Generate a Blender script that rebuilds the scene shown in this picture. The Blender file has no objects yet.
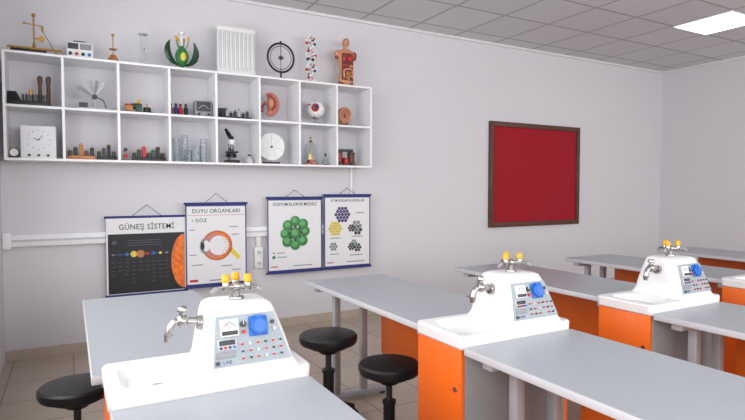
import bpy, bmesh, math, random
from mathutils import Matrix, Vector
random.seed(3)
scene = bpy.context.scene
try:
    scene.view_settings.view_transform = 'Standard'
except Exception: pass

# ------------------------------------------------------------------ materials
def lin(c):
    out=[]
    for v in c:
        v/=255.0
        out.append(v/12.92 if v<=0.04045 else ((v+0.055)/1.055)**2.4)
    return out
def MAT(name,col,rough=0.5,metal=0.0,var=0.05,scale=18.0,bump=0.0,bscale=80.0,emit=0.0,trans=0.0,coat=0.0):
    m=bpy.data.materials.new(name); m.use_nodes=True
    nt=m.node_tree; n=nt.nodes; l=nt.links
    p=n['Principled BSDF']
    c=lin(col)
    tc=n.new('ShaderNodeTexCoord'); nz=n.new('ShaderNodeTexNoise'); nz.inputs['Scale'].default_value=scale
    nz.inputs['Detail'].default_value=4
    l.new(tc.outputs['Object'],nz.inputs['Vector'])
    r=n.new('ShaderNodeValToRGB')
    r.color_ramp.elements[0].position=0.3; r.color_ramp.elements[1].position=0.7
    r.color_ramp.elements[0].color=[x*(1-var) for x in c]+[1]
    r.color_ramp.elements[1].color=[min(1,x*(1+var)) for x in c]+[1]
    l.new(nz.outputs['Fac'],r.inputs['Fac']); l.new(r.outputs['Color'],p.inputs['Base Color'])
    p.inputs['Roughness'].default_value=rough; p.inputs['Metallic'].default_value=metal
    if trans:
        p.inputs['Transmission Weight'].default_value=trans; p.inputs['IOR'].default_value=1.2
    if coat: p.inputs['Coat Weight'].default_value=coat
    if emit:
        l.new(r.outputs['Color'],p.inputs['Emission Color']); p.inputs['Emission Strength'].default_value=emit
    if bump:
        nb=n.new('ShaderNodeTexNoise'); nb.inputs['Scale'].default_value=bscale; nb.inputs['Detail'].default_value=3
        l.new(tc.outputs['Object'],nb.inputs['Vector'])
        b=n.new('ShaderNodeBump'); b.inputs['Strength'].default_value=bump; b.inputs['Distance'].default_value=0.005
        l.new(nb.outputs['Fac'],b.inputs['Height']); l.new(b.outputs['Normal'],p.inputs['Normal'])
    return m
def TILE(name,c1,c2,cm,size,mortar,rough,off=(0,0,0),noise=60,bump=0.2):
    m=bpy.data.materials.new(name); m.use_nodes=True
    nt=m.node_tree; n=nt.nodes; l=nt.links; p=n['Principled BSDF']
    tc=n.new('ShaderNodeTexCoord'); mp=n.new('ShaderNodeMapping'); mp.inputs['Location'].default_value=off
    l.new(tc.outputs['Object'],mp.inputs['Vector'])
    b=n.new('ShaderNodeTexBrick'); b.offset=0; b.squash=1
    b.inputs['Color1'].default_value=lin(c1)+[1]; b.inputs['Color2'].default_value=lin(c2)+[1]; b.inputs['Mortar'].default_value=lin(cm)+[1]
    b.inputs['Scale'].default_value=1; b.inputs['Mortar Size'].default_value=mortar; b.inputs['Mortar Smooth'].default_value=0.1
    b.inputs['Brick Width'].default_value=size; b.inputs['Row Height'].default_value=size
    l.new(mp.outputs['Vector'],b.inputs['Vector'])
    nz=n.new('ShaderNodeTexNoise'); nz.inputs['Scale'].default_value=noise; nz.inputs['Detail'].default_value=5
    l.new(tc.outputs['Object'],nz.inputs['Vector'])
    mr=n.new('ShaderNodeMapRange'); mr.inputs['To Min'].default_value=0.93; mr.inputs['To Max'].default_value=1.07
    l.new(nz.outputs['Fac'],mr.inputs['Value'])
    mx=n.new('ShaderNodeVectorMath'); mx.operation='SCALE'
    l.new(b.outputs['Color'],mx.inputs[0]); l.new(mr.outputs['Result'],mx.inputs['Scale'])
    l.new(mx.outputs['Vector'],p.inputs['Base Color']); p.inputs['Roughness'].default_value=rough
    bp=n.new('ShaderNodeBump'); bp.inputs['Strength'].default_value=bump; bp.inputs['Distance'].default_value=0.003; bp.invert=True
    l.new(b.outputs['Fac'],bp.inputs['Height']); l.new(bp.outputs['Normal'],p.inputs['Normal'])
    return m

m_wall=MAT('wall_paint',(213,211,215),0.85,var=0.012,scale=1.5,bump=0.08,bscale=120)
m_ceil=TILE('ceiling_tiles',(211,211,213),(206,206,208),(166,166,168),0.6,0.014,0.9,off=(0.38,0.65,0),noise=120)
m_floor=TILE('floor_tiles',(182,165,148),(175,158,142),(134,120,108),0.40,0.006,0.3,noise=9)
m_base=MAT('baseboard_tile',(186,172,158),0.4)
m_trim=MAT('white_trim',(220,220,222),0.5,var=0.02)
m_shelf=MAT('shelf_white',(236,236,238),0.45,var=0.015)
m_lam=MAT('grey_laminate',(158,162,168),0.33,var=0.03,scale=60)
m_lamedge=MAT('laminate_edge',(188,190,193),0.5,var=0.02)
m_orange=MAT('orange_laminate',(226,102,22),0.4,var=0.04,scale=6)
m_gpanel=MAT('grey_panel',(136,135,137),0.5,var=0.03)
m_metal=MAT('grey_steel',(172,173,177),0.4,0.2,var=0.02)
m_white=MAT('white_composite',(222,221,221),0.4,var=0.03,scale=150,bump=0.06,bscale=200)
m_pwhite=MAT('white_plastic',(226,226,224),0.4,var=0.02)
m_chrome=MAT('satin_chrome',(165,162,158),0.25,0.95,var=0.04)
m_yellow=MAT('valve_yellow',(216,162,34),0.4)
m_black=MAT('black_plastic',(22,22,24),0.45,var=0.1)
m_vinyl=MAT('black_vinyl',(24,24,27),0.42,var=0.1,bump=0.1)
m_dark=MAT('dark_grey',(54,56,60),0.5)
m_blue=MAT('socket_blue',(24,98,186),0.35)
m_navy=MAT('navy_blue',(34,48,118),0.5)
m_red=MAT('signal_red',(186,28,32),0.45)
m_felt=MAT('red_felt',(156,14,34),0.95,var=0.08,scale=40,bump=0.2,bscale=300)
m_wood=MAT('dark_wood',(88,52,38),0.5,var=0.25,scale=12)
m_lwood=MAT('light_wood',(176,118,66),0.5,var=0.2,scale=25)
m_brass=MAT('brass',(186,142,70),0.3,0.85)
m_ctrl=MAT('control_plate',(148,158,164),0.45,var=0.02)
m_paper=MAT('poster_paper',(226,226,228),0.6,var=0.01)
m_ink=MAT('poster_black',(20,18,24),0.5,var=0.1)
m_txt=MAT('poster_text',(28,26,32),0.6)
m_faint=MAT('poster_faint_text',(78,76,84),0.6)
m_green=MAT('model_green',(46,118,60),0.4,var=0.15)
m_dgreen=MAT('dark_green',(28,66,38),0.35)
m_sun=MAT('sun_orange',(230,116,40),0.6,var=0.3,scale=30)
m_skin=MAT('skin_tone',(194,136,104),0.5,var=0.08)
m_organ=MAT('organ_red',(146,48,42),0.4,var=0.2,scale=40)
m_pink=MAT('organ_pink',(196,122,110),0.4,var=0.15,scale=50)
m_grey=MAT('mid_grey',(136,138,142),0.5)
m_lgrey=MAT('light_grey',(190,192,195),0.5)
m_yell2=MAT('print_yellow',(222,200,70),0.5)
m_glass=MAT('clear_glass',(240,245,246),0.03,trans=1.0,var=0.0)
m_led=MAT('led_panel',(255,255,255),0.5,var=0.0,emit=2.4)
m_iris=MAT('iris_blue',(50,80,120),0.2)
m_string=MAT('string_dark',(40,36,40),0.7)
m_pgreen=MAT('print_green',(92,170,96),.5)
m_violet=MAT('print_violet',(72,62,110),.5)

# ------------------------------------------------------------------ builder
class B:
    def __init__(s,name): s.name=name; s.bm=bmesh.new(); s.mats=[]; s.X=Matrix.Identity(4)
    def mi(s,m):
        if m not in s.mats: s.mats.append(m)
        return s.mats.index(m)
    def add(s,t,mat,M=None):
        if M is not None: bmesh.ops.transform(t,matrix=M,verts=t.verts)
        bmesh.ops.transform(t,matrix=s.X,verts=t.verts)
        bmesh.ops.recalc_face_normals(t,faces=t.faces)
        i=s.mi(mat)
        for f in t.faces: f.material_index=i; f.smooth=True
        me=bpy.data.meshes.new('tmp'); t.to_mesh(me); t.free()
        s.bm.from_mesh(me); bpy.data.meshes.remove(me)
    def box(s,lo,hi,mat,bev=0.0,seg=2,M=None):
        t=bmesh.new(); bmesh.ops.create_cube(t,size=1)
        c=[(a+b)/2 for a,b in zip(lo,hi)]; d=[abs(b-a) for a,b in zip(lo,hi)]
        for v in t.verts: v.co=Vector((c[0]+v.co.x*d[0],c[1]+v.co.y*d[1],c[2]+v.co.z*d[2]))
        if bev>0: bmesh.ops.bevel(t,geom=list(t.edges),offset=min(bev,min(d)*0.45),segments=seg,affect='EDGES',profile=0.5)
        s.add(t,mat,M)
    def cyl(s,p0,p1,r,mat,r1=None,seg=20,bev=0.0,M=None):
        p0=Vector(p0);p1=Vector(p1);d=p1-p0
        t=bmesh.new(); bmesh.ops.create_cone(t,cap_ends=True,segments=seg,radius1=r,radius2=r if r1 is None else r1,depth=d.length)
        if bev>0:
            es=[e for e in t.edges if abs(e.verts[0].co.z-e.verts[1].co.z)<1e-6]
            bmesh.ops.bevel(t,geom=es,offset=bev,segments=2,affect='EDGES',profile=0.5)
        Q=Matrix.Translation((p0+p1)/2)@d.to_track_quat('Z','Y').to_matrix().to_4x4()
        if M is not None: Q=M@Q
        s.add(t,mat,Q)
    def sph(s,c,r,mat,M=None,seg=20,rot=None):
        if not hasattr(r,'__len__'): r=(r,r,r)
        t=bmesh.new(); bmesh.ops.create_uvsphere(t,u_segments=seg,v_segments=max(8,seg//2+2),radius=1)
        Q=Matrix.Translation(c)
        if rot is not None: Q=Q@rot
        Q=Q@Matrix.Diagonal((r[0],r[1],r[2],1))
        if M is not None: Q=M@Q
        s.add(t,mat,Q)
    def loft(s,secs,mat,M=None,cap=True):
        t=bmesh.new(); rows=[[t.verts.new(p) for p in sec] for sec in secs]
        for a,b in zip(rows,rows[1:]):
            n=len(a)
            for i in range(n):
                j=(i+1)%n
                try: t.faces.new((a[i],a[j],b[j],b[i]))
                except ValueError: pass
        if cap:
            t.faces.new(rows[0]); t.faces.new(list(reversed(rows[-1])))
        s.add(t,mat,M)
    def lathe(s,prof,c,mat,seg=28,M=None):
        secs=[[(c[0]+max(r,1e-4)*math.cos(2*math.pi*i/seg),c[1]+max(r,1e-4)*math.sin(2*math.pi*i/seg),c[2]+z) for i in range(seg)] for r,z in prof]
        s.loft(secs,mat,M)
    def tube(s,pts,r,mat,seg=10,M=None,smooth=True,closed=False):
        P=[Vector(p) for p in pts]
        if smooth and len(P)>2:
            Q=[]; n=len(P)
            for i in range(n if closed else n-1):
                if closed: p0,p1,p2,p3=P[(i-1)%n],P[i],P[(i+1)%n],P[(i+2)%n]
                else: p0,p1,p2,p3=P[max(i-1,0)],P[i],P[i+1],P[min(i+2,n-1)]
                for k in range(6):
                    u=k/6
                    Q.append(0.5*((2*p1)+(p2-p0)*u+(2*p0-5*p1+4*p2-p3)*u*u+(3*p1-p0-3*p2+p3)*u**3))
            if not closed: Q.append(P[-1])
            P=Q
        n=len(P); secs=[]; up=None
        for i,p in enumerate(P):
            if closed: d=(P[(i+1)%n]-P[i-1])
            else: d=(P[min(i+1,n-1)]-P[max(i-1,0)])
            d.normalize()
            if up is None:
                up=Vector((0,0,1)) if abs(d.z)<0.9 else Vector((1,0,0))
            up=(up-d*up.dot(d)).normalized(); sd=d.cross(up)
            rr=r[min(int(i*len(r)/n),len(r)-1)] if hasattr(r,'__len__') else r
            secs.append([p+up*rr*math.cos(2*math.pi*k/seg)+sd*rr*math.sin(2*math.pi*k/seg) for k in range(seg)])
        if closed: secs.append(secs[0])
        s.loft(secs,mat,M,cap=not closed)
    def poly(s,pts,z0,z1,mat,M=None):
        s.loft([[(x,y,z0) for x,y in pts],[(x,y,z1) for x,y in pts]],mat,M)
    def disc(s,c,r,mat,z0,z1,M=None,seg=28,ry=None):
        ry=ry or r
        s.poly([(c[0]+r*math.cos(2*math.pi*i/seg),c[1]+ry*math.sin(2*math.pi*i/seg)) for i in range(seg)],z0,z1,mat,M)
    def text(s,body,size,pos,mat,M,align='CENTER',ext=0.0004,bold=0.0,sx=1.0):
        cu=bpy.data.curves.new('t','FONT'); cu.body=body; cu.size=size; cu.align_x=align; cu.align_y='CENTER'; cu.extrude=ext; cu.resolution_u=2; cu.offset=bold
        cu.space_character=1.08
        o=bpy.data.objects.new('t',cu); scene.collection.objects.link(o); bpy.context.view_layer.update()
        me=bpy.data.meshes.new_from_object(o.evaluated_get(bpy.context.evaluated_depsgraph_get()))
        t=bmesh.new(); t.from_mesh(me); bpy.data.meshes.remove(me)
        bpy.data.objects.remove(o); bpy.data.curves.remove(cu)
        s.add(t,mat,M@Matrix.Translation(pos)@Matrix.Diagonal((sx,1,1,1)))
    def done(s,loc=(0,0,0),rz=0.0,sharp=35):
        me=bpy.data.meshes.new(s.name); s.bm.to_mesh(me); s.bm.free()
        for m in s.mats: me.materials.append(m)
        me.set_sharp_from_angle(angle=math.radians(sharp))
        o=bpy.data.objects.new(s.name,me); scene.collection.objects.link(o)
        o.location=loc; o.rotation_euler=(0,0,rz); return o
def dup(o,loc,rz=0.0):
    n=bpy.data.objects.new(o.name.split('.')[0],o.data); scene.collection.objects.link(n); n.location=loc; n.rotation_euler=(0,0,rz); return n
def rrect(x0,x1,y0,y1,z,r,k=6):
    pts=[]
    for cx,cy,a0 in ((x1-r,y1-r,0),(x0+r,y1-r,90),(x0+r,y0+r,180),(x1-r,y0+r,270)):
        for i in range(k+1):
            a=math.radians(a0+90*i/k); pts.append((cx+r*math.cos(a),cy+r*math.sin(a),z))
    return pts
FRONT=Matrix(((1,0,0,0),(0,0,-1,0),(0,1,0,0),(0,0,0,1)))   # local xy -> world XZ, local z -> -Y

# ------------------------------------------------------------------ room
XL,XR,YB,YF,H=-0.46,7.70,5.0,-3.0,3.06
def simple(name,boxes,mat,bev=0.0):
    b=B(name)
    for lo,hi in boxes: b.box(lo,hi,mat,bev)
    return b.done()
simple('floor',[((XL-.2,YF-.2,-.1),(XR+.2,YB+.2,0))],m_floor)
simple('ceiling',[((XL-.2,YF-.2,H),(XR+.2,YB+.2,H+.1))],m_ceil)
simple('wall_back',[((XL-.2,YB,0),(XR+.2,YB+.15,H))],m_wall)
simple('wall_right',[((XR,YF,0),(XR+.15,YB,H))],m_wall)
FILL_WX=((0.4,3.4),(4.0,7.0))  # x spans of unseen windows added behind the camera for evener light
simple('wall_front',[((XL-.2,YF-.15,0),(XR+.2,YF,.95)),((XL-.2,YF-.15,2.75),(XR+.2,YF,H)),((XL-.2,YF-.15,.95),(.4,YF,2.75)),((3.4,YF-.15,.95),(4.0,YF,2.75)),((7.0,YF-.15,.95),(XR+.2,YF,2.75))],m_wall)
simple('wall_left',[((XL-.2,YF,0),(XL,YB,0.95)),((XL-.2,YF,2.75),(XL,YB,H)),((XL-.2,3.9,0.95),(XL,YB,2.75)),((XL-.2,YF,0.95),(XL,-2.4,2.75)),((XL-.2,0.6,0.95),(XL,0.9,2.75))],m_wall)
simple('baseboard_back',[((XL,YB-.012,0),(XR,YB,.08))],m_base)
simple('baseboard_right',[((XR-.012,YF,0),(XR,YB-.012,.08))],m_base)
simple('trim_1',[((XL,YB-.03,H-.025),(XR,YB,H))],m_trim)
simple('trim_2',[((XR-.03,YF,H-.025),(XR,YB-.03,H))],m_trim)
k=1
for (y0,y1) in ((0.9,3.9),(-2.4,0.6)):
    b=B('window_%d'%k); k+=1; t=.05; x0=XL-.13; x1=XL-.07
    b.box((x0,y0,.95),(x1,y1,.95+t),m_trim); b.box((x0,y0,2.75-t),(x1,y1,2.75),m_trim)
    for i in range(4):
        y=y0+(y1-y0-t)*i/3; b.box((x0,y,.95+t),(x1,y+t,2.75-t),m_trim)
    b.done()
for (a0,a1) in FILL_WX:  # added windows in wall_front, out of view, there to let in fill
    b=B('window_%d'%k); k+=1; t=.05; y0=YF-.11; y1=YF-.05
    b.box((a0,y0,.95),(a1,y1,.95+t),m_trim); b.box((a0,y0,2.75-t),(a1,y1,2.75),m_trim)
    for i in range(4):
        x=a0+(a1-a0-t)*i/3; b.box((x,y0,.95+t),(x+t,y1,2.75-t),m_trim)
    b.done()
for i,(x,y) in enumerate(((5.62,2.95),(5.62,0.55),(3.22,0.55),(0.82,0.55))):
    b=B('ceiling_led_panel')
    b.box((0,0,-.012),(.6,.6,0),m_trim,.003); b.box((.015,.015,-.016),(.585,.585,-.012),m_led)
    b.done((x,y,H))

b=B('cable_trunking')
b.box((XL+.003,4.95,.885),(2.62,4.999,.98),m_shelf,.006); b.box((XL+.003,4.945,.925),(2.62,4.951,.94),m_lgrey)
b.box((XL+.003,4.94,.87),(XL+.06,4.999,.995),m_shelf,.006)
b.done()
b=B('wall_conduit'); b.box((2.51,4.975,.98),(2.535,4.999,1.54),m_shelf,.004); b.done()
b=B('wall_socket')
b.box((0,0,0),(.085,.029,.20),m_pwhite,.006)
for z in (.05,.15):
    b.cyl((.0425,.0,z),(.0425,-.006,z),.03,m_pwhite,bev=.002); b.cyl((.0425,-.005,z),(.0425,-.008,z),.02,m_lgrey)
    for dx in (-.009,.009): b.cyl((.0425+dx,-.007,z),(.0425+dx,-.0085,z),.003,m_dark,seg=8)
b.box((.02,.005,.20),(.065,.029,.3),m_pwhite,.003)
b.done((1.50,4.97,.585))

# ------------------------------------------------------------------ shelf
SX,CW,SZ,SD=-.41,.3775,1.54,.28
b=B('wall_shelf'); W=8*CW; t=.018
YS=5.0-SD-.02
for z in (0,.395-t/2,.79-t): b.box((SX,YS,SZ+z),(SX+W,4.999,SZ+z+t),m_shelf,.0015,1)
for k in range(9):
    x=SX+k*CW-(t/2 if 0<k<8 else (0 if k==0 else t))
    b.box((x,YS,SZ+t),(x+t,4.999,SZ+.395-t/2),m_shelf); b.box((x,YS,SZ+.395+t/2),(x+t,4.999,SZ+.79-t),m_shelf)
b.done()
ZL=SZ+t; ZU=SZ+.395+t/2; ZT=SZ+.79; YM=4.83
def cx(k,f=.5): return SX+(k+f)*CW

# ------------------------------------------------------------------ red board
b=B('red_felt_board'); x0,x1,z0,z1=4.36,5.90,.87,2.14; f=.06
b.box((x0+f*.5,4.975,z0+f*.5),(x1-f*.5,4.998,z1-f*.5),m_felt)
b.box((x0,4.955,z0),(x0+f,4.999,z1),m_wood,.008); b.box((x1-f,4.955,z0),(x1,4.999,z1),m_wood,.008)
b.box((x0+f,4.957,z0),(x1-f,4.999,z0+f),m_wood,.008); b.box((x0+f,4.957,z1-f),(x1-f,4.999,z1),m_wood,.008)
b.done()

# ------------------------------------------------------------------ charts
def chart(w,h,title,tsz,bar,apex,bordered=True,sx=1.0):
    b=B('wall_chart'); M=FRONT
    b.poly([(0,0),(w,0),(w,h),(0,h)],0,.003,m_paper,M)
    for yy in (0,h):
        b.cyl((-.012,0,yy),(w+.012,0,yy),.010,bar,M=None)
    b.tube([(w*.3,0,h),(w*.5,0.004,h+apex),(w*.7,0,h)],.0025,m_string,seg=6,smooth=False)
    b.cyl((w*.5,.0,h+apex),(w*.5,.04,h+apex),.004,m_grey,seg=8)
    if bordered:
        for q in ([(0,0),(.010,0),(.010,h),(0,h)],[(w-.010,0),(w,0),(w,h),(w-.010,h)],[(0,.0),(w,.0),(w,.025),(0,.025)],[(0,h-.025),(w,h-.025),(w,h),(0,h)]):
            b.poly(q,.003,.004,m_navy,M)
    if title: b.text(title,tsz,(w*.5,h-.03-tsz*.75,.004),m_txt,M,bold=.0003,sx=sx)
    return b
w,h=.625,.65; M=FRONT
b=chart(w,h,'',.06,m_navy,.10,False)
b.text('GÜNEŞ SİSTEMİ',.064,(w*.5,h-.085,.004),m_txt,M,bold=.0003,sx=.88)
b.poly([(.012,.015),(w-.012,.015),(w-.012,h-.14),(.012,h-.14)],.003,.004,m_ink,M)
pts=[]
for i in range(33):
    a=math.radians(90+180*i/32); pts.append((w-.012+.11*math.cos(a),.26+.235*math.sin(a)))
b.poly(pts,.004,.005,m_sun,M)
b.poly([(.03,.339),(.49,.339),(.49,.341),(.03,.341)],.004,.0042,m_grey,M)
for i,(r,mm) in enumerate(((.007,m_grey),(.013,m_navy),(.014,m_blue),(.026,m_yell2),(.032,m_lwood),(.012,m_red),(.014,m_blue),(.012,m_yell2),(.008,m_grey))):
    b.disc((.05+i*.052,.34),r,mm,.004,.005,M,seg=20)
    for k in range(random.randint(3,6)):
        b.poly([(.035+i*.052,.27-k*.034),(.066+i*.052-.01*random.random(),.27-k*.034),(.066+i*.052,.275-k*.034),(.035+i*.052,.275-k*.034)],.004,.0045,m_faint,M)
for i in range(9):
    b.poly([(.049+i*.052,.29),(.0505+i*.052,.29),(.0505+i*.052,.34-.028),(.049+i*.052,.34-.028)],.004,.0043,m_faint,M)
b.disc((.06,.44),.018,m_faint,.004,.005,M)
for k in range(3): b.poly([(.16,.45-.02*k),(.42,.45-.02*k),(.42,.456-.02*k),(.16,.456-.02*k)],.004,.0045,m_faint,M)
b.done((.25,4.925,.448))
w,h=.535,.735
b=chart(w,h,'DUYU ORGANLARI',.05,m_navy,.09,sx=.92)
b.text('• GÖZ',.044,(.05,h-.15,.004),m_txt,M,'LEFT',bold=.0003)
b.poly([(.02,h-.105),(w-.02,h-.105),(w-.02,h-.102),(.02,h-.102)],.003,.004,m_red,M)
c=(.27,.36)
b.disc(c,.135,m_skin,.004,.005,M,seg=40); b.disc(c,.127,m_organ,.005,.0055,M,seg=40); b.disc(c,.122,m_sun,.0055,.006,M,seg=40)
b.disc((.255,.36),.108,m_pink,.006,.0065,M,seg=40)
b.disc((.285,.36),.088,m_paper,.0065,.007,M,seg=40)
for i in range(7):
    a=math.radians(-60+20*i); b.tube([(.29+.05*math.cos(a),.36+.05*math.sin(a),.007),(.28+.10*math.cos(a),.36+.10*math.sin(a),.007)],.0012,m_red,seg=5,M=M,smooth=False)
b.disc((.16,.36),.042,m_grey,.007,.0075,M,ry=.068); b.disc((.175,.36),.028,m_paper,.0075,.008,M,ry=.05)
b.disc((.142,.36),.016,m_ink,.0085,.009,M,ry=.036)
b.poly([(.38,.30),(.46,.22),(.48,.25),(.40,.34)],.004,.005,m_yell2,M)
for (x,y,dx,l) in ((.03,.5,.07,.05),(.03,.28,.07,.06),(.38,.52,-.03,.08),(.40,.45,-.03,.07),(.3,.17,.0,.1),(.05,.19,.0,.09),(.4,.13,0,.08)):
    b.poly([(x,y),(x+l,y),(x+l,y+.008),(x,y+.008)],.004,.005,m_grey,M)
b.poly([(.03,.045),(.10,.045),(.10,.065),(.03,.065)],.004,.005,m_red,M)
b.poly([(.2,.045),(.45,.045),(.45,.055),(.2,.055)],.004,.005,m_grey,M)
b.done((.87,4.905,.468))
w,h=.555,.715
b=chart(w,h,'SODYUM KLORÜR MODELİ',.044,m_navy,.07,sx=.78)
i=0
for (x,y,r) in ((-.10,.0,.05),(.10,.02,.05),(0,.12,.05),(0,-.11,.05),(-.075,.08,.052),(.08,.09,.052),(-.08,-.075,.052),(.075,-.07,.052),(0,.0,.06)):
    b.disc((.275+x,.37+y),r,m_green,.004+.0005*i,.0048+.0005*i,M); b.disc((.268+x,.38+y),r*.55,m_pgreen,.0048+.0005*i,.0051+.0005*i,M); i+=1
for (x,y) in ((-.045,.045),(.045,.05),(-.05,-.035),(.045,-.03),(0,.07),(0,-.06),(.06,.01),(-.06,.0)):
    b.disc((.275+x,.37+y),.015,m_dgreen,.0092,.0096,M)
for (x,y,r,mm) in ((.06,.15,.016,m_green),(.06,.19,.010,m_grey)): b.disc((x,y),r,mm,.004,.005,M)
for (x,y,l) in ((.09,.145,.1),(.09,.185,.08),(.03,.055,.07),(.25,.055,.2)):
    b.poly([(x,y),(x+l,y),(x+l,y+.009),(x,y+.009)],.004,.005,m_red if y<.06 and x<.1 else m_grey,M)
b.done((1.612,4.925,.533))
w,h=.52,.735
b=chart(w,h,'ATOM YAPILARI VE KRİSTALLER',.034,m_navy,.07,sx=.72)
def cluster(cxx,cyy,R,r,mm,rows):
    i=0
    for a in range(-rows,rows+1):
        for c_ in range(-rows,rows+1):
            if abs(a+c_)>rows: continue
            b.disc((cxx+(a+c_*.5)*r*2.1,cyy+c_*r*1.8),r,mm,.004+.0001*i,.0045+.0001*i,M,seg=14); i+=1
m_pyel=MAT('print_gold',(206,190,60),.5)
cluster(.20,.54,0,.017,m_violet,2); cluster(.12,.40,0,.015,m_pyel,2); cluster(.36,.42,0,.02,m_grey,1); cluster(.30,.40,0,.013,m_dark,1)
cluster(.37,.38,0,.018,m_dark,1); cluster(.10,.22,0,.015,m_grey,1); cluster(.37,.20,0,.015,m_dark,1); cluster(.30,.21,0,.013,m_dgreen,1); cluster(.33,.25,0,.012,m_grey,1)
for (x,y,l) in ((.06,.30,.12),(.3,.31,.13),(.06,.14,.1),(.28,.12,.15),(.35,.55,.1),(.03,.055,.07),(.25,.055,.2)):
    b.poly([(x,y),(x+l,y),(x+l,y+.009),(x,y+.009)],.004,.005,m_red if y<.06 and x<.1 else m_grey,M)
b.done((2.192,4.925,.535))

# ------------------------------------------------------------------ lab tables
TW,TL,TZ=.55,1.31,.765
def table():
    b=B('lab_table')
    b.box((0,0,TZ-.028),(TW,TL,TZ-.001),m_lamedge,.004)
    b.box((.003,.003,TZ-.003),(TW-.003,TL-.003,TZ),m_lam,.001,1)
    for y in (.09,TL-.09):
        for x in (.17,.36):
            b.box((x-.02,y-.02,.04),(x+.02,y+.02,TZ-.03),m_metal,.004)
        b.box((.04,y-.028,.015),(TW-.02,y+.028,.05),m_metal,.008)
        b.box((.03,y-.025,TZ-.06),(TW-.03,y+.025,TZ-.028),m_metal,.004)
        for x in (.07,TW-.05): b.cyl((x,y,0),(x,y,.016),.02,m_black,seg=14)
    b.box((TW-.07,.11,.27),(TW-.052,TL-.11,TZ-.028),m_orange,.002)
    return b.done()
def sink():
    b=B('lab_sink_cabinet'); D=.295; z1=.80
    b.box((.02,.02,.0),(TW-.02,D-.02,.07),m_dark)
    b.box((.018,.008,.07),(TW-.018,D-.008,.752),m_gpanel,.003)
    for x0,x1 in ((.0,.018),(TW-.018,TW)):
        b.box((x0,.01,.075),(x1,D-.01,.75),m_orange,.002)
        xs=x0 if x0==0 else x1; d=-1 if x0==0 else 1
        b.cyl((xs,.04,.60),(xs+d*.006,.04,.60),.009,m_chrome,seg=12)
    secs=[rrect(0,TW,0,D,.752,.02),rrect(-.004,TW+.004,-.002,D+.002,.757,.022),rrect(-.006,TW+.006,-.003,D+.003,.792,.024),rrect(0,TW,0,D,z1,.02),
          rrect(.03,.235,.035,D-.035,z1,.05),rrect(.04,.225,.045,D-.045,z1-.008,.05),rrect(.055,.21,.06,D-.06,z1-.034,.045),rrect(.10,.17,.12,D-.12,z1-.042,.02)]
    b.loft(secs,m_white)
    b.cyl((.135,D/2,z1-.044),(.135,D/2,z1-.039),.016,m_chrome)
    hs=[(.238,.525,.006,.289,z1-.001,.03),(.245,.518,.010,.285,z1+.010,.03),(.250,.508,.018,.275,z1+.026,.03),(.256,.492,.034,.26,z1+.085,.03),(.266,.466,.060,.235,z1+.165,.03),(.272,.458,.068,.228,z1+.182,.028),(.285,.445,.082,.214,z1+.19,.022)]
    b.loft([rrect(*q) for q in hs],m_white)
    a=math.atan2(.042,.139); cs,sn=math.cos(a),math.sin(a)
    P=Matrix(((1,0,0,.38),(0,sn,-cs,.0155),(0,cs,sn,z1+.024),(0,0,0,1)))
    b.poly([(-.115,0),(.115,0),(.074,.143),(-.098,.143)],-.012,.003,m_ctrl,P)
    for (mx,my,mw) in ((-.09,.083,.054),):
        b.box((mx,my,.003),(mx+mw,my+.050,.009),m_pwhite,.003,M=P)
        b.box((mx+.004,my+.018,.009),(mx+mw-.004,my+.046,.010),m_paper,M=P)
        b.tube([(mx+.009,my+.027,.0105),(mx+mw/2,my+.040,.0105),(mx+mw-.009,my+.027,.0105)],.001,m_txt,seg=6,M=P)
        b.tube([(mx+mw/2,my+.018,.0108),(mx+mw/2-.008,my+.038,.0108)],.0008,m_red,seg=6,M=P,smooth=False)
        b.box((mx+.004,my+.004,.009),(mx+mw-.004,my+.016,.0105),m_dark,.001,M=P)
    b.box((-.10,.046,.003),(-.045,.077,.007),m_lgrey,.002,M=P); b.box((-.096,.060,.007),(-.05,.074,.009),m_dark,.001,M=P)
    for i in range(4): b.cyl((-.092+i*.013,.053,.006),(-.092+i*.013,.053,.012),.004,(m_dark,m_red,m_dark,m_blue)[i],seg=10,M=P)
    b.box((-.105,.024,.003),(-.05,.041,.007),m_grey,.001,M=P)
    b.cyl((-.022,.114,.003),(-.022,.114,.010),.009,m_dark,seg=16,M=P); b.box((-.023,.114,.01),(-.021,.122,.012),m_paper,M=P)
    b.cyl((-.022,.092,.003),(-.022,.092,.009),.006,m_red,seg=14,M=P)
    b.box((-.006,.076,.003),(.050,.134,.010),m_blue,.006,M=P)
    b.cyl((.022,.105,.009),(.022,.105,.022),.026,m_blue,seg=28,bev=.003,M=P)
    b.cyl((.022,.105,.022),(.022,.105,.025),.019,m_blue,seg=28,M=P)
    b.box((.010,.128,.01),(.034,.136,.022),m_blue,.002,M=P)
    b.cyl((.066,.112,.003),(.066,.112,.009),.006,m_dark,seg=12,M=P); b.cyl((.070,.092,.003),(.070,.092,.009),.006,m_lgrey,seg=12,M=P)
    for r_,yy in enumerate((.017,.037,.057)):
        for i in range(6):
            x=-.03+i*.023
            if x>.104-yy*.28: continue
            mm=(m_red,m_black,m_red,m_lgrey,m_red,m_black)[(i+r_)%6]
            b.cyl((x,yy,.003),(x,yy,.0055),.0055,m_lgrey,seg=12,M=P); b.cyl((x,yy,.005),(x,yy,.012),.0035,mm,seg=12,M=P)
    b.cyl((-.103,.012,.003),(-.103,.012,.010),.006,m_dark,seg=14,M=P)
    b.text('LAB',.014,(-.075,.012,.0035),m_navy,P)
    yf=.147; z0=z1+.13
    b.cyl((.275,yf,z0),(.246,yf,z0),.021,m_chrome,bev=.002)
    b.tube([(.27,yf,z0),(.228,yf,z0+.006),(.206,yf,z0+.01)],.0125,m_chrome,seg=14)
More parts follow.
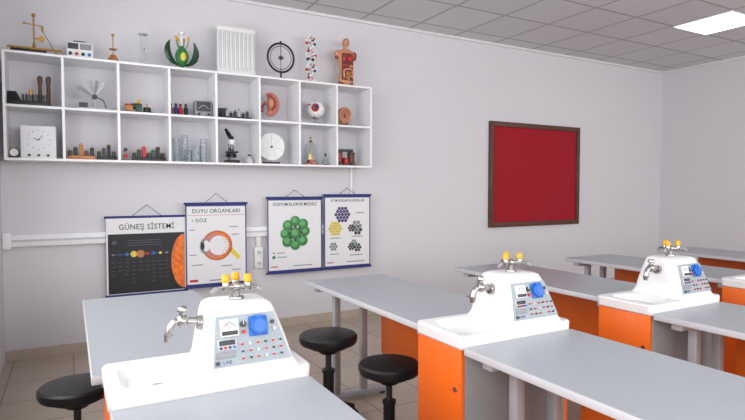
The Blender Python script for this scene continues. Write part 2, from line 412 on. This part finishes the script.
    b.sph((.206,yf,z0+.01),(.019,.019,.02),m_chrome)
    b.cyl((.206,yf,z0+.01),(.206,yf,z0+.042),.010,m_chrome,r1=.009); b.cyl((.206,yf,z0+.038),(.206,yf,z0+.054),.016,m_chrome,r1=.012,bev=.003)
    b.tube([(.202,yf,z0+.01),(.184,yf,z0+.008),(.172,yf,z0-.008),(.166,yf,z0-.03)],.0115,m_chrome,seg=14)
    b.cyl((.167,yf,z0-.026),(.163,yf,z0-.048),.014,m_chrome,r1=.009)
    zt=z1+.189; X0,Y0=.368,.15
    b.cyl((X0,Y0,zt-.003),(X0,Y0,zt+.010),.022,m_chrome,bev=.003); b.cyl((X0,Y0,zt+.008),(X0,Y0,zt+.045),.010,m_chrome)
    b.sph((X0,Y0,zt+.04),.015,m_chrome)
    for ang in (190,330,80):
        c_,s_=math.cos(math.radians(ang)),math.sin(math.radians(ang))
        p=lambda d,z:(X0+c_*d,Y0+s_*d,zt+z)
        b.tube([p(0,.04),p(.035,.041)],.009,m_chrome,smooth=False,seg=12)
        b.cyl(p(.035,.03),p(.035,.055),.011,m_chrome,bev=.002)
        b.cyl(p(.035,.055),p(.035,.075),.013,m_yellow,r1=.0115,bev=.003)
        b.sph(p(.035,.075),(.012,.012,.005),m_yellow)
        b.tube([p(.04,.041),p(.060,.039),p(.080,.029)],.0055,m_chrome,seg=10)
        b.cyl(p(.064,.038),p(.084,.027),.0085,m_grey,r1=.006,seg=12)
    return b.done()
XS=[.078,1.215,2.30,3.40,4.58]; XF=[.045,1.265,2.42,3.56,4.78]
YS0=1.52
T=None;S=None
for xs,xf in zip(XS,XF):
    if T is None:
        T=table(); T.location=(xf,YS0+.30,0); S=sink(); S.location=(xs,YS0,0)
    else:
        dup(T,(xf,YS0+.30,0)); dup(S,(xs,YS0,0))
    dup(T,(xs,YS0-.005-TL,0))

# ------------------------------------------------------------------ stools
def stool():
    b=B('swivel_stool'); z=.50
    b.lathe([(.0,z-.055),(.125,z-.055),(.143,z-.048),(.150,z-.03),(.149,z-.012),(.140,z-.003),(.116,z),(.0,z+.003)],(0,0,0),m_vinyl,seg=40)
    b.lathe([(.0,z-.075),(.10,z-.07),(.115,z-.056),(.0,z-.055)],(0,0,0),m_black)
    b.lathe([(.028,.15),(.028,.30),(.033,.30),(.033,.315),(.0,.315)],(0,0,0),m_black)
    b.cyl((0,0,.30),(0,0,z-.07),.015,m_dark); b.cyl((0,0,z-.10),(0,0,z-.07),.045,m_black,r1=.07)
    b.tube([(.02,0,z-.085),(.09,.02,z-.085),(.13,.03,z-.08)],.005,m_black,seg=8)
    b.lathe([(0,.085),(.045,.09),(.045,.135),(.03,.155),(0,.155)],(0,0,0),m_black)
    for i in range(5):
        R=Matrix.Rotation(math.radians(72*i+20),4,'Z')
        secs=[]
        for d,zz,w_,h_ in ((.03,.118,.024,.026),(.10,.102,.02,.018),(.175,.075,.015,.012),(.188,.072,.012,.009)):
            secs.append([(d,-w_,zz-h_),(d,w_,zz-h_),(d,w_*.7,zz+h_),(d,-w_*.7,zz+h_)])
        b.loft(secs,m_black,M=R)
        b.cyl((.175,0,.04),(.175,0,.075),.007,m_dark,seg=10,M=R)
        for s_ in (-1,1): b.cyl((.185,s_*.006,.026),(.185,s_*.022,.026),.026,m_black,seg=18,bev=.004,M=R)
        b.box((.165,-.012,.03),(.20,.012,.056),m_black,.004,M=R)
    return b.done()
st=stool(); st.location=(1.225,2.70,0); st.scale=(1.07,1.07,1.08)
s2=dup(st,(1.325,2.215,0),.6); dup(st,(0.01,2.62,0),.3)

# ------------------------------------------------------------------ objects on top of shelf
b=B('brass_balance_apparatus')
b.box((-.16,-.05,.0),(.17,.05,.014),m_black,.003); b.box((-.15,-.03,.014),(.08,.03,.04),m_black,.005)
b.cyl((-.17,-.01,.052),(.18,-.01,.052),.008,m_brass); b.cyl((-.13,-.01,.014),(-.13,-.01,.052),.006,m_brass); b.cyl((.14,-.01,.014),(.14,-.01,.052),.006,m_brass)
b.cyl((.0,0,.04),(.0,0,.29),.006,m_brass); b.sph((0,0,.30),.014,m_brass); b.lathe([(.022,.04),(.014,.06),(.009,.09),(0,.09)],(0,0,0),m_brass)
b.cyl((-.06,0,.235),(.055,0,.225),.004,m_brass); b.sph((-.06,0,.235),.009,m_brass); b.cyl((.055,0,.225),(.055,0,.19),.008,m_brass)
b.cyl((.0,0,.13),(.05,0,.13),.005,m_brass); b.cyl((.05,-.01,.13),(.05,.01,.13),.02,m_brass)
b.tube([(.055,0,.19),(.09,.01,.13),(.12,.01,.07),(.16,.0,.02)],.0025,m_black,seg=6)
b.done((-.215,YM,ZT))
b=B('power_supply_unit')
b.box((-.09,-.06,.006),(.09,.06,.125),m_pwhite,.006)
for x in (-.07,.07):
    for y in (-.045,.045): b.cyl((x,y,0),(x,y,.008),.008,m_black,seg=10)
b.box((-.082,-.063,.07),(-.01,-.06,.115),m_dark,.001); b.box((.0,-.063,.07),(.08,-.06,.115),m_grey,.001)
for i in range(4): b.cyl((-.065+.043*i,-.06,.035),(-.065+.043*i,-.075,.035),.012,(m_black,m_red,m_black,m_blue)[i],seg=14)
b.tube([(-.04,0,.12),(-.04,0,.145),(.04,0,.145),(.04,0,.12)],.004,m_black,seg=8,smooth=False)
b.done((.086,YM,ZT))
b=B('brass_bell_stand')
b.lathe([(0,0),(.05,0),(.048,.015),(.03,.05),(.018,.07),(.0,.075)],(0,0,0),m_lwood); b.cyl((0,0,.07),(0,0,.22),.004,m_brass)
b.sph((0,0,.225),.012,m_brass); b.cyl((0,0,.11),(0,0,.118),.03,m_lwood)
b.done((.321,YM,ZT))
b=B('glass_hourglass_stand')
b.cyl((0,0,0),(0,0,.012),.042,m_lgrey); b.cyl((0,0,.262),(0,0,.27),.036,m_lgrey)
b.lathe([(.0,.012),(.026,.015),(.026,.11),(.008,.135),(.026,.16),(.024,.25),(.0,.262)],(0,0,0),m_glass)
for a in (0,120,240):
    x,y=.034*math.cos(math.radians(a)),.034*math.sin(math.radians(a)); b.cyl((x,y,.01),(x,y,.265),.003,m_lgrey,seg=8)
b.done((.545,YM,ZT))
b=B('flower_anatomy_model')
b.cyl((0,0,0),(0,0,.018),.05,m_pwhite,bev=.003); b.cyl((0,0,.01),(0,0,.04),.016,m_dgreen)
b.lathe([(0,.02),(.016,.03),(.036,.055),(.052,.095),(.054,.13),(.042,.165),(.024,.19),(.017,.205),(0,.208)],(0,0,0),m_green)
b.sph((0,-.044,.11),(.024,.016,.038),m_yell2)
b.lathe([(.009,.20),(.009,.28),(.013,.295),(.026,.305),(.028,.32),(.012,.332),(0,.333)],(0,0,0),m_pwhite)
for i,(ax,ay) in enumerate(((-.05,-.02),(.05,-.02),(-.02,.04),(.03,.04))):
    b.tube([(ax*.4,ay*.4,.17),(ax*.9,ay*.9,.215),(ax,ay,.255)],.0035,m_green,seg=6); b.sph((ax,ay,.265),(.010,.010,.018),m_yellow)
for s_ in (-1,1):
    # broad curved sepal, facing the room
    secs=[]
    for x,z,w_ in ((.03,.04,.012),(.075,.06,.022),(.11,.10,.030),(.125,.15,.032),(.125,.19,.028),(.115,.225,.018),(.10,.245,.006)):
        secs.append([(s_*(x-w_),-.006,z+w_*.35),(s_*x,-.020,z),(s_*(x+w_*.6),-.006,z-w_*.35),(s_*x,.008,z)])
    b.loft(secs,m_dgreen)
b.done((.846,YM,ZT),.1)
b=B('white_tube_rack_panel')
b.box((-.17,-.03,0),(.17,.03,.05),m_pwhite,.006); b.box((-.17,-.02,.385),(.17,.02,.425),m_pwhite,.006)
for i in range(9):
    x=-.150+i*.0375; b.box((x-.015,-.018,.05),(x+.015,.018,.385),m_pwhite,.006)
    b.box((x-.004,-.022,.06),(x+.004,-.018,.37),m_lgrey,.001)
b.box((-.17,-.012,.05),(.17,.012,.385),m_lgrey)
b.done((1.305,YM,ZT))
b=B('tuning_ring_stand')
b.cyl((0,0,0),(0,0,.018),.065,m_black,bev=.004); b.cyl((0,0,.015),(0,0,.085),.008,m_black)
ring=[(.125*math.cos(2*math.pi*i/20),0,.21+.13*math.sin(2*math.pi*i/20)) for i in range(20)]
b.tube(ring,.010,m_black,closed=True); ring=[(.10*math.cos(2*math.pi*i/20),.0,.21+.105*math.sin(2*math.pi*i/20)) for i in range(20)]
b.tube(ring,.003,m_black,closed=True,seg=6)
b.cyl((0,0,.08),(0,0,.345),.003,m_dark,seg=8); b.cyl((0,0,.34),(0,0,.36),.01,m_black); b.sph((0,0,.21),.02,m_dark)
b.cyl((-.03,0,.21),(.03,0,.21),.006,m_grey)
b.done((1.721,YM,ZT))
b=B('dna_helix_model')
b.cyl((0,0,0),(0,0,.015),.05,m_pwhite,bev=.004); b.cyl((0,0,.01),(0,0,.45),.003,m_lgrey,seg=8)
N=21
for i in range(N):
    a=i*math.radians(30); z=.032+i*.0208; c_,s_=.042*math.cos(a),.042*math.sin(a)
    b.sph((c_,s_,z),.014,(m_pwhite,m_pwhite,m_pwhite,m_black,m_pwhite,m_red)[i%6],seg=12); b.sph((-c_,-s_,z),.014,(m_pwhite,m_red,m_pwhite,m_pwhite,m_navy,m_pwhite)[i%6],seg=12)
    b.cyl((c_,s_,z),(0,0,z),.0055,(m_pwhite,m_red,m_pwhite,m_lwood)[i%4],seg=8); b.cyl((-c_,-s_,z),(0,0,z),.0055,(m_lgrey,m_pwhite,m_black,m_pwhite)[i%4],seg=8)
b.done((2.022,YM,ZT))
b=B('anatomical_torso_model')
b.box((-.08,-.06,0),(.08,.06,.018),m_black,.004)
def ell(rx,ry,z,cy=0,n=24): return [(rx*math.cos(2*math.pi*i/n),cy+ry*math.sin(2*math.pi*i/n),z) for i in range(n)]
b.loft([ell(*q) for q in ((.055,.04,.018),(.078,.052,.05),(.08,.054,.09),(.068,.047,.14),(.066,.045,.18),(.078,.05,.24),(.09,.052,.29),(.095,.048,.325),(.075,.042,.35),(.035,.03,.365),(.026,.027,.38),(.026,.027,.405))],m_skin)
for s_ in (-1,1):
    b.sph((s_*.092,0,.315),(.028,.03,.036),m_skin if s_<0 else m_organ); b.sph((s_*.095,0,.295),(.02,.022,.03),m_organ); b.sph((s_*.045,0,.03),(.034,.036,.03),m_organ)
b.sph((0,-.002,.43),(.034,.042,.046),m_skin); b.sph((0,-.012,.41),(.024,.03,.026),m_skin); b.sph((0,-.045,.425),(.006,.008,.010),m_skin,seg=10)
b.sph((.014,.006,.44),(.026,.036,.038),m_organ)
for s_ in (-1,1): b.sph((s_*.012,-.038,.436),.005,m_pwhite,seg=10); b.sph((s_*.034,.002,.427),(.004,.009,.012),m_skin,seg=10)
b.sph((0,-.04,.409),(.010,.005,.003),m_red,seg=10)
b.loft([[(x*.062,-.052-.004*math.cos(x*1.5)+.01*abs(x),z) for x in (-1,-.5,0,.5,1)]+[(x*.055,-.03,z) for x in (1,.5,0,-.5,-1)] for z in (.06,.12,.2,.28,.32)],m_wood)
for s_ in (-1,1): b.sph((s_*.035,-.046,.275),(.028,.020,.048),m_organ)
b.sph((.006,-.062,.265),(.02,.016,.026),m_red); b.sph((-.022,-.054,.20),(.04,.02,.022),m_organ); b.sph((.03,-.054,.195),(.024,.018,.02),m_lwood)
b.tube([(-.04,-.058,.08),(-.045,-.06,.15),(0,-.062,.165),(.045,-.06,.15),(.042,-.058,.08)],.011,m_pink,seg=10)
b.tube([(-.025,-.06,.135),(.025,-.063,.13),(-.025,-.064,.115),(.025,-.064,.10),(-.02,-.060,.085),(.015,-.058,.07)],.010,m_lwood,seg=8)
b.cyl((0,-.028,.31),(0,-.024,.39),.007,m_lgrey)
b.done((2.386,YM,ZT))

# ------------------------------------------------------------------ upper row
b=B('tuning_fork_set')
b.box((-.15,-.05,0),(.13,.05,.04),m_black,.005); b.loft([[(-.15,-.05,.04),(-.06,-.05,.04),(-.06,.05,.04),(-.15,.05,.04)],[(-.15,-.01,.11),(-.09,-.01,.11),(-.09,.05,.11),(-.15,.05,.11)]],m_black)
for i in range(8): b.box((-.055+i*.022,-.045,.04),(-.043+i*.022,.02,.09),(m_dark,m_black)[i%2],.002)
for x in (.06,.115):
    b.lathe([(0,.04),(.010,.04),(.014,.09),(.012,.17),(.018,.21),(.016,.235),(.0,.245)],(x,.01,0),m_wood)
b.cyl((.0,.0,.04),(.0,.0,.13),.012,m_brass)
b.done((cx(0,.44),YM,ZU))
b=B('wind_turbine_model')
b.box((-.10,-.05,0),(.11,.05,.02),m_lgrey,.003); b.cyl((0.02,0,.02),(0.02,0,.11),.009,m_metal); b.box((-.09,-.035,.02),(-.03,.035,.06),m_dark,.003)
for i in range(6):
    a=math.radians(-80+22*i); R=Matrix.Translation((0.02,0,.11))@Matrix.Rotation(a,4,'Y')
    b.loft([[(-.006,-.01,0.01),(.006,-.01,.01),(.006,-.006,.01),(-.006,-.006,.01)],[(-.012,-.016,.13),(.012,-.002,.13),(.012,.002,.13),(-.012,-.012,.13)]],(m_metal,m_grey,m_lgrey)[i%3],M=R)
b.cyl((0.02,-.03,.11),(0.02,.02,.11),.018,m_dark)
b.tube([(.03,0,.11),(.08,0,.085),(.10,0,.02)],.004,m_black,seg=6)
b.done((cx(1,.52),YM,ZU))
b=B('electric_motor_kit')
b.box((-.11,-.05,0),(.11,.05,.016),m_black,.003)
b.cyl((-.07,0,.014),(-.07,0,.075),.026,m_red); b.cyl((-.05,0,.06),(.0,0,.06),.024,m_dark); b.box((-.015,-.03,.014),(.03,.03,.08),m_dgreen,.004)
b.cyl((.07,0,.014),(.07,0,.055),.03,m_black,bev=.003); b.cyl((.07,0,.055),(.07,0,.085),.006,m_brass); b.sph((.005,0,.095),.018,m_yellow); b.cyl((-.03,0,.06),(-.03,0,.12),.004,m_lgrey); b.box((-.1,-.045,.016),(-.04,-.03,.06),m_lwood,.002)
b.done((cx(2,.40),YM,ZU))
b=B('reagent_bottle_group')
for i,(x,mm) in enumerate(((-.085,m_red),(-.045,m_navy),(-.005,m_red),(.035,m_black))):
    b.lathe([(0,0),(.018,0),(.019,.065),(.009,.08),(.009,.09),(0,.09)],(x,(-1)**i*.01,0),mm,seg=16); b.cyl((x,(-1)**i*.01,.09),(x,(-1)**i*.01,.105),.011,m_black,seg=14)
b.done((cx(3,.30),YM,ZU))
b=B('galvanometer_box')
b.box((-.07,-.05,0),(.07,.05,.14),m_grey,.006); b.box((-.058,-.053,.05),(.058,-.05,.13),m_dark,.002)
b.tube([(-.045,-.055,.07),(0,-.055,.1),(.045,-.055,.07)],.0015,m_paper,seg=6); b.tube([(0,-.056,.055),(.02,-.056,.095)],.001,m_red,seg=6,smooth=False)
for x in (-.04,.04): b.cyl((x,-.05,.025),(x,-.068,.025),.01,m_black,seg=12)
b.done((cx(3,.76),YM,ZU))
b=B('weight_set_block')
b.box((-.16,-.04,0),(.14,.04,.025),m_black,.003)
for i in range(8):
    h_=.035+.014*(i%3); x=-.14+i*.036
    b.cyl((x,0,.025),(x,0,.025+h_),.014,(m_black,m_dark,m_metal)[i%3],seg=16,bev=.002); b.cyl((x,0,.025+h_),(x,0,.04+h_),.004,m_dark,seg=8)
b.box((-.15,.015,.025),(-.06,.04,.1),m_dark,.003)
b.done((cx(4,.5),YM,ZU))
b=B('kidney_anatomy_model')
b.cyl((0,0,0),(0,0,.014),.05,m_pwhite,bev=.003); b.cyl((0,0,.01),(0,0,.06),.006,m_metal)
secs=[]
for i in range(15):
    u=i/14; a=math.radians(-95+190*u); r=.06*math.sin(math.pi*min(max(u,.02),.98))**.5*(.85+.15*math.sin(math.pi*u))
    c=Vector((-.03+.06*math.cos(a),0,.16+.085*math.sin(a))); o_=Vector((math.cos(a),0,math.sin(a)))
    secs.append([c+o_*r*math.cos(2*math.pi*k/18)+Vector((0,1,0))*r*.8*math.sin(2*math.pi*k/18) for k in range(18)])
b.loft(secs,m_pink); b.tube([(-.02,-.04,.24),(.02,-.05,.2),(.03,-.055,.15),(.0,-.05,.1)],.012,m_organ,seg=10)
b.sph((.0,-.04,.165),(.03,.02,.05),m_skin); b.tube([(-.04,-.02,.18),(-.07,-.02,.15),(-.075,-.02,.08)],.007,m_red,seg=8); b.tube([(-.04,0,.16),(-.085,0,.13),(-.08,0,.09)],.006,m_blue,seg=8)
b.done((cx(5,.36),YM,ZU))
b=B('eye_anatomy_model')
b.cyl((0,0,0),(0,0,.016),.055,m_black,bev=.003); b.cyl((0,0,.01),(0,0,.06),.008,m_metal); b.cyl((0,0,.055),(0,0,.065),.02,m_black)
b.sph((0,0,.145),.085,m_pwhite,seg=32)
b.sph((-.022,-.055,.152),(.045,.035,.045),m_red,seg=24); b.sph((-.028,-.074,.155),(.028,.02,.028),m_iris,seg=20); b.sph((-.031,-.09,.157),(.012,.008,.012),m_black,seg=14)
for a in (20,100,150,250,300):
    A=math.radians(a); b.tube([(.083*math.cos(A)*.6,-.05,.145+.083*math.sin(A)*.6),(.084*math.cos(A)*.9,-.03,.145+.084*math.sin(A)*.9),(.086*math.cos(A),.02,.145+.083*math.sin(A))],.006,m_organ,seg=8)
b.cyl((.03,.07,.14),(.05,.12,.135),.016,m_yellow)
b.done((cx(6,.56),YM,ZU))
b=B('ear_anatomy_model')
b.box((-.07,-.035,0),(.07,.05,.02),m_black,.004)
b.sph((0,.01,.10),(.078,.035,.09),m_skin,seg=24)
b.tube([(-.02,-.02,.04),(-.055,-.025,.09),(-.045,-.03,.15),(.01,-.03,.175),(.055,-.025,.14),(.05,-.025,.09),(.015,-.02,.035)],.013,m_skin,seg=10)
b.tube([(-.03,-.025,.09),(-.02,-.03,.13),(.015,-.03,.14),(.03,-.028,.105),(.01,-.02,.07)],.009,m_pink,seg=8); b.sph((-.005,-.022,.10),(.016,.012,.02),m_organ)
b.done((cx(7,.36),YM,ZU))
# ------------------------------------------------------------------ lower row
b=B('demonstration_meter')
b.box((-.115,-.06,0),(.115,.05,.245),m_pwhite,.008); b.box((-.10,-.063,.05),(.10,-.06,.23),m_paper,.002)
for i in range(12):
    a=math.radians(30*i); b.box((-.002,-.0645,.066),(.002,-.063,.074),m_txt,M=Matrix.Translation((0,0,.14))@Matrix.Rotation(a,4,'Y'))
b.tube([(0,-.066,.14),(.025,-.066,.17)],.002,m_black,seg=6,smooth=False); b.tube([(0,-.066,.14),(-.03,-.066,.15)],.002,m_black,seg=6,smooth=False); b.cyl((0,-.063,.14),(0,-.07,.14),.006,m_black)
for x in (-.06,0,.06): b.cyl((x,-.06,.025),(x,-.075,.025),.009,m_dark,seg=12)
b.done((cx(0,.56),YM,ZL))
b=B('stop_clock')
b.box((-.03,-.03,0),(.03,.03,.01),m_black,.002); b.cyl((0,-.012,.045),(0,.012,.045),.035,m_dark,bev=.003); b.cyl((0,-.0125,.045),(0,-.014,.045),.028,m_paper); b.cyl((0,0,.078),(0,0,.095),.006,m_brass)
b.done((cx(0,.14),YM,ZL))
def strip(name,k,f,n,cols,basemat,w=.3):
    b=B(name); b.box((-w/2,-.045,0),(w/2,.045,.032),basemat,.003)
    for i in range(n):
        x=-w/2+w*(i+.5)/n; h_=.04+.025*((i*7)%3)
        b.box((x-w/n*.38,-.03,.03),(x+w/n*.38,.025,.03+h_),cols[i%len(cols)],.003); b.cyl((x,-.01,.03+h_),(x,-.01,.042+h_),.005,m_brass,seg=8)
    return b.done((cx(k,f),YM,ZL))
strip('resistance_board',1,.30,5,[m_wood,m_black,m_lwood],m_lwood,.19)
strip('battery_holder',1,.77,4,[m_black,m_dark],m_black,.14)
b=B('stereo_magnifier')
b.box((-.03,-.03,0),(.03,.03,.012),m_black,.002); b.cyl((0,0,.01),(0,0,.11),.005,m_brass); b.cyl((0,-.03,.09),(0,.02,.09),.014,m_black); b.cyl((0,-.01,.04),(0,.01,.04),.018,m_red)
b.done((cx(2,.14),YM,ZL))
strip('circuit_component_set',2,.60,7,[m_black,m_dark,m_red,m_black,m_dgreen,m_black],m_black,.25)
b=B('glass_beaker_set')
for x,y,r,h_ in ((-.12,0,.032,.2),(-.05,.02,.028,.235),(-.03,-.03,.03,.1),(.045,0,.04,.14),(.11,.01,.03,.21)):
    b.lathe([(0,0),(r,.0),(r,h_),(r*1.08,h_+.003),(r-.003,h_),(r-.003,.006),(0,.006)],(x,y,0),m_glass,seg=24)
    for q in range(1,4): b.box((x-.008,y-r-.0008,h_*q/4),(x+.008,y-r+.0005,h_*q/4+.002),m_pwhite)
o=b.done((cx(3,.5),YM,ZL)); o.scale=(.97,.9,.97)
b=B('microscope')
b.box((-.065,-.09,0),(.065,.07,.028),m_black,.01); b.box((-.025,.03,.025),(.025,.065,.19),m_dark,.012)
b.box((-.055,-.065,.095),(.055,.035,.108),m_black,.003); b.cyl((0,-.015,.028),(0,-.015,.05),.025,m_grey); b.cyl((0,-.015,.06),(0,-.015,.095),.018,m_black)
b.tube([(0,.045,.18),(0,.035,.225),(0,-.0,.235),(0,-.02,.22)],.02,m_dark,seg=14)
b.cyl((0,-.015,.17),(0,-.015,.215),.03,m_pwhite,bev=.004)
for s_ in (-1,0,1): b.cyl((s_*.016,-.015,.172),(s_*.024,-.017,.128 if s_==0 else .14),.008,m_metal,r1=.006,seg=12)
b.cyl((0,-.01,.215),(-.03,.05,.285),.019,m_black); b.cyl((-.03,.05,.285),(-.042,.075,.315),.014,m_black)
for s_ in (-1,1): b.cyl((s_*.025,.048,.075),(s_*.045,.048,.075),.019,m_black,bev=.003); b.cyl((s_*.045,.048,.075),(s_*.055,.048,.075),.011,m_metal)
o=b.done((cx(4,.42),YM,ZL),-.15); o.scale=(.97,.97,.97)
b=B('alcohol_burner')
b.lathe([(0,0),(.034,0),(.038,.02),(.03,.045),(.012,.06),(.012,.07),(0,.07)],(0,0,0),m_lgrey,seg=20); b.cyl((0,0,.068),(0,0,.085),.014,m_black,seg=14); b.cyl((0,0,.085),(0,0,.10),.004,m_paper,seg=8)
b.done((cx(4,.84),YM,ZL))
b=B('newton_colour_disc')
b.box((-.07,-.045,0),(.07,.045,.02),m_black,.004); b.cyl((0,.015,.02),(0,.015,.16),.007,m_metal)
b.cyl((0,-.012,.16),(0,-.018,.16),.125,m_pwhite,seg=48); b.cyl((0,.02,.16),(0,-.024,.16),.010,m_black)
for i in range(7):
    a=math.radians(51.4*i); b.box((-.0015,-.0195,.02),(.0015,-.018,.12),m_lgrey,M=Matrix.Translation((0,0,.16))@Matrix.Rotation(a,4,'Y'))
b.tube([(.0,.03,.16),(.03,.04,.13),(.03,.06,.1)],.004,m_metal,seg=8)
b.done((cx(5,.38),YM,ZL))
b=B('bell_jar_electroscope')
b.cyl((0,0,0),(0,0,.02),.07,m_lwood,bev=.003)
b.lathe([(.06,.02),(.062,.14),(.05,.19),(.02,.22),(.015,.23),(.013,.23),(.018,.216),(.047,.188),(.059,.14),(.057,.02)],(0,0,0),m_glass,seg=28)
b.cyl((0,0,.09),(0,0,.255),.004,m_brass); b.sph((0,0,.26),.012,m_brass); b.cyl((0,0,.22),(0,0,.235),.015,m_black)
b.box((-.02,-.001,.05),(-.005,.001,.1),m_brass); b.box((.005,-.001,.05),(.02,.001,.1),m_brass); b.box((-.03,-.03,.02),(.03,.03,.05),m_red,.004); b.cyl((.03,0,.02),(.03,0,.11),.014,m_lgrey)
b.done((cx(6,.42),YM,ZL))
b=B('conical_flask')
b.lathe([(0,0),(.036,0),(.038,.008),(.014,.075),(.013,.10),(.017,.105),(.014,.105),(.011,.10),(.012,.075),(.035,.01),(0,.004)],(0,0,0),m_glass,seg=22); b.cyl((0,0,.09),(0,0,.118),.010,m_wood,seg=14)
b.done((cx(6,.83),YM,ZL))
b=B('compound_transformer_model')
b.box((-.1,-.05,0),(.1,.05,.02),m_wood,.003); b.box((-.08,-.025,.02),(-.055,.025,.14),m_dark,.002); b.box((.055,-.025,.02),(.08,.025,.14),m_dark,.002)
b.box((-.08,-.025,.14),(.08,.025,.165),m_dark,.002); b.cyl((-.067,0,.035),(-.067,0,.125),.036,m_organ,seg=24); b.cyl((.067,0,.035),(.067,0,.125),.036,m_wood,seg=24)
for x in (-.067,.067):
    for z in (.03,.125): b.cyl((x,0,z),(x,0,z+.008),.042,m_black,seg=24)
b.box((-.02,-.04,.02),(.02,.02,.08),m_red,.004)
b.done((cx(7,.38),YM,ZL))

# ------------------------------------------------------------------ light
def area(name,loc,rot,sx,sy,power,col):
    L=bpy.data.lights.new(name,'AREA'); L.shape='RECTANGLE'; L.size=sx; L.size_y=sy; L.energy=power; L.color=col
    o=bpy.data.objects.new(name,L); scene.collection.objects.link(o); o.location=loc; o.rotation_euler=rot
    return o
area('window_and_fill_light',(XL-.25,2.4,1.85),(0,-math.pi/2,0),1.75,2.9,62,(.99,.99,1))
area('window_and_fill_light',(XL-.25,-.9,1.85),(0,-math.pi/2,0),1.75,2.9,98,(.99,.99,1))
for (a0,a1) in FILL_WX:
    area('window_and_fill_light',((a0+a1)/2,YF-.25,1.85),(math.pi/2,0,0),2.9,1.75,120,(.99,.99,1))  # added frontal fill through the extra wall_front windows
wd=bpy.data.worlds.new('World'); scene.world=wd; wd.use_nodes=True
bg=wd.node_tree.nodes['Background']; bg.inputs['Color'].default_value=(.92,.95,1,1); bg.inputs['Strength'].default_value=1.0

# ------------------------------------------------------------------ camera
cam=bpy.data.cameras.new('camera'); co=bpy.data.objects.new('camera',cam); scene.collection.objects.link(co)
cam.sensor_width=36; cam.lens=26.24; cam.clip_start=.02
co.location=(0,0,1.33); co.rotation_euler=(math.radians(90-2.2),0,math.radians(-29.1))
scene.camera=co
